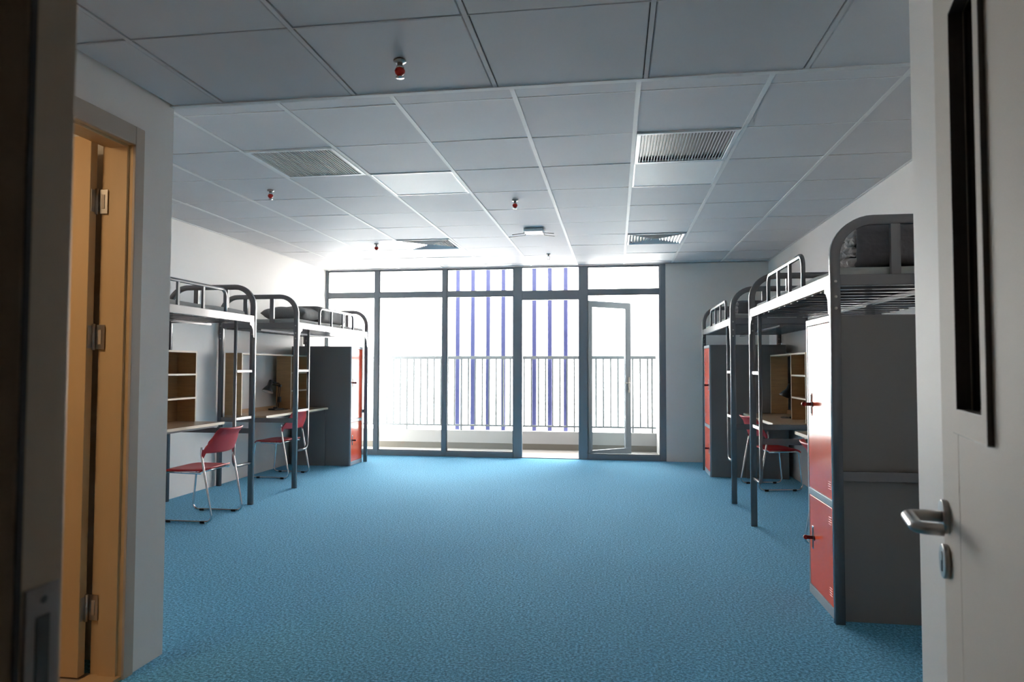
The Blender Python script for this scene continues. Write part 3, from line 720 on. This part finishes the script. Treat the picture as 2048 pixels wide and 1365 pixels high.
# ================================================================ CHAIRS
def make_chair(label):
    t = thing('chair', label, 'chair', (0, 0, 0), 'red plastic chairs with chrome sled legs')
    R = .0098
    for sy in (-1, 1):
        b = nb(); y = sy*.255
        sweep(b, fillet([(.150, y, .66), (.145, y, .60), (.262, y, .012), (-.245, y, .012), (-.205, y*.97, .440), (.130, y*.90, .428)], [.1, .05, .05, .04], 6), circ(R, 10))
        lg = obj('leg_frame', b, M_chrome, t)
        for x in (-.15, .17):
            b = nb(); box(b, (x-.022, y-.013, .0), (x+.022, y+.013, .021), bev=.004); obj('glide', b, M_black, lg)
    b = nb(); sweep(b, [(.09, -.235, .430), (.09, .235, .430)], circ(.009)); sweep(b, [(-.16, -.245, .437), (-.16, .245, .437)], circ(.009)); obj('cross_tube', b, M_chrome, t)
    # seat
    b = nb(); nu, nv = 16, 16; g = []
    for i in range(nu+1):
        row = []
        for j in range(nv+1):
            u, v = i/nu, 2*j/nv-1
            x = -.275+.455*u; w = .238*(1-.10*abs(2*u-1)**4) - (.02 if u > .7 else 0)*((u-.7)/.3)
            cr_ = 1-.10*(abs(v)**6)*(abs(2*u-1)**2)
            z = .463 - .010*(1-v*v)*math.sin(PI*min(1, u*1.1)) - (.035*((.18-u)/.18)**2 if u < .18 else 0) + (.012*((u-.85)/.15)**2 if u > .85 else 0) - .006*abs(v)**4
            row.append(b.verts.new(((x-(-.045))*cr_-.045, v*w, z)))
        g.append(row)
    for i in range(nu):
        for j in range(nv): b.faces.new((g[i][j], g[i+1][j], g[i+1][j+1], g[i][j+1])).smooth = True
    o = obj('seat', b, M_chair, t); m_ = o.modifiers.new('t', 'SOLIDIFY'); m_.thickness = .012; m_.offset = -1
    # backrest
    b = nb(); nu, nv = 30, 16; g = []
    def ss(a, b_, x): x = max(0, min(1, (x-a)/(b_-a))); return x*x*(3-2*x)
    for i in range(nu+1):
        u = 2*i/nu-1; row = []; au = abs(u)
        zb = .598 + .012*au**2 - .045*ss(.86, .93, au)
        zt = .818 + .006*u*u
        for j in range(nv+1):
            v = j/nv; z = zb+(zt-zb)*v; hz_ = max(0, (z-.60)/.218)
            w = .262 - .038*ss(.35, .85, hz_) 
            x = .150 + .095*hz_ + .062*(1-au**2.2) + .022*ss(.7, 1, hz_)
            row.append(b.verts.new((x, u*w, z)))
        g.append(row)
    # shoulders: drop the outer columns' tops
    for i in range(nu+1):
        au = abs(2*i/nu-1)
        if au > .78:
            k = ss(.78, 1.0, au)
            for j in range(nv+1):
                vtx = g[i][j]; lo_ = g[i][0].co.z; top_ = .824-.118*k**1.3
                vtx.co.z = lo_+(top_-lo_)*(j/nv); hz_ = max(0, (vtx.co.z-.60)/.218); vtx.co.x = .150+.095*hz_+.062*(1-au**2.2)
    for i in range(nu):
        for j in range(nv): b.faces.new((g[i][j], g[i+1][j], g[i+1][j+1], g[i][j+1])).smooth = True
    o = obj('backrest', b, M_chair, t); m_ = o.modifiers.new('t', 'SOLIDIFY'); m_.thickness = .011; m_.offset = 0
    b = nb(); lathe(b, [(.010, 0), (.010, .0015)], axis((.284, .02, .765), (1, 0, -.4)), n=16); st = obj('sticker', b, M_blue, o); st['label'] = 'small round blue sticker'
    return t
ch = make_chair('red chair at the near left desk with a blue dot on its back')
ch.location = (-3.745, 5.865, 0); ch.rotation_euler = (0, 0, math.radians(1))
dup(ch, (-4.185, 8.235, 0), math.radians(-3), 'red chair tucked in at the far left desk behind a ladder')
dup(ch, (1.765, 8.325, 0), math.radians(180+12), 'red chair turned slightly at the far right desk')
dup(ch, (1.70, 5.42, 0), math.radians(180), 'red chair mostly hidden behind the near right locker')

# ================================================================ DESK LAMPS
def make_lamp(label):
    t = thing('desk_lamp', label, 'lamp', (0, 0, 0), 'black jointed desk lamps')
    b = nb(); box(b, (-.075, -.085, 0), (.075, .085, .022), bev=.006); lathe(b, [(.03, .02), (.026, .04)], n=16); obj('base', b, M_black, t)
    P0, P1, P2 = Vector((0, .035, .035)), Vector((0, .07, .315)), Vector((0, -.06, .335))
    b = nb()
    for dx in (-.013, .013): sweep(b, [P0+Vector((dx, 0, 0)), P1+Vector((dx, 0, 0))], rect(.010, .010, .002))
    box(b, (-.02, .055, .10), (.02, .08, .17)); obj('lower_arm', b, M_black, t)
    b = nb()
    for dx, dz in ((-.013, 0), (.013, 0), (0, .022)): sweep(b, [P1+Vector((dx, 0, dz)), P2+Vector((dx, 0, dz))], circ(.005, 8))
    lathe(b, [(.016, -.024), (.016, .024)], axis(P1, (1, 0, 0)), n=14); obj('upper_arm', b, M_black, t)
    b = nb(); sweep(b, [P1+Vector((0, -.01, .035)), P2+Vector((0, .02, .035))], circ(.0042, 8)); obj('spring', b, M_chrome, t)
    A = axis(P2+Vector((0, -.035, .015)), (0, -.38, -.92))
    b = nb(); lathe(b, [(.0, -.045), (.022, -.042), (.028, -.03), (.028, .03), (.034, .04), (.055, .075), (.074, .115), (.0735, .116), (.0725, .115), (.053, .076), (.03, .042), (.0, .04)], A, n=28, caps=False)
    sh_ = obj('lamp_shade', b, M_black, t)
    b = nb(); lathe(b, [(.0718, .1145), (.0522, .0755), (.029, .0425)], A, n=28, caps=False); obj('shade_lining', b, M_lampin, sh_)
    b = nb(); lathe(b, [(.005, .05), (.022, .062), (.026, .08), (.018, .098), (.0, .103)], A, n=16); obj('bulb', b, M_lampin, sh_)
    return t
lp = make_lamp('black jointed desk lamp standing on the far left desk')
lp.location = (-4.40, 8.49, .806); lp.rotation_euler = (0, 0, math.radians(-18))
dup(lp, (2.02, 8.10, .806), math.radians(-118), 'black lamp on the far right desk, only its shade showing')
b = nb(); sweep(b, fillet([(-4.34, 8.52, .811), (-4.25, 8.62, .811), (-4.36, 8.63, .811), (-4.42, 8.60, .811)], .03), circ(.003, 8))
tag(obj('lamp_cord', b, M_black), 'thin black cord behind the lamp on the far left desk', 'cord')
b = nb(); sweep(b, fillet([(2.0, 8.2, .811), (1.86, 8.30, .811), (1.84, 8.12, .811), (1.93, 8.06, .811), (1.90, 8.22, .811)], .05), circ(.003, 8))
tag(obj('lamp_cord', b, M_black), 'looped black lamp cord lying on the far right desk', 'cord')
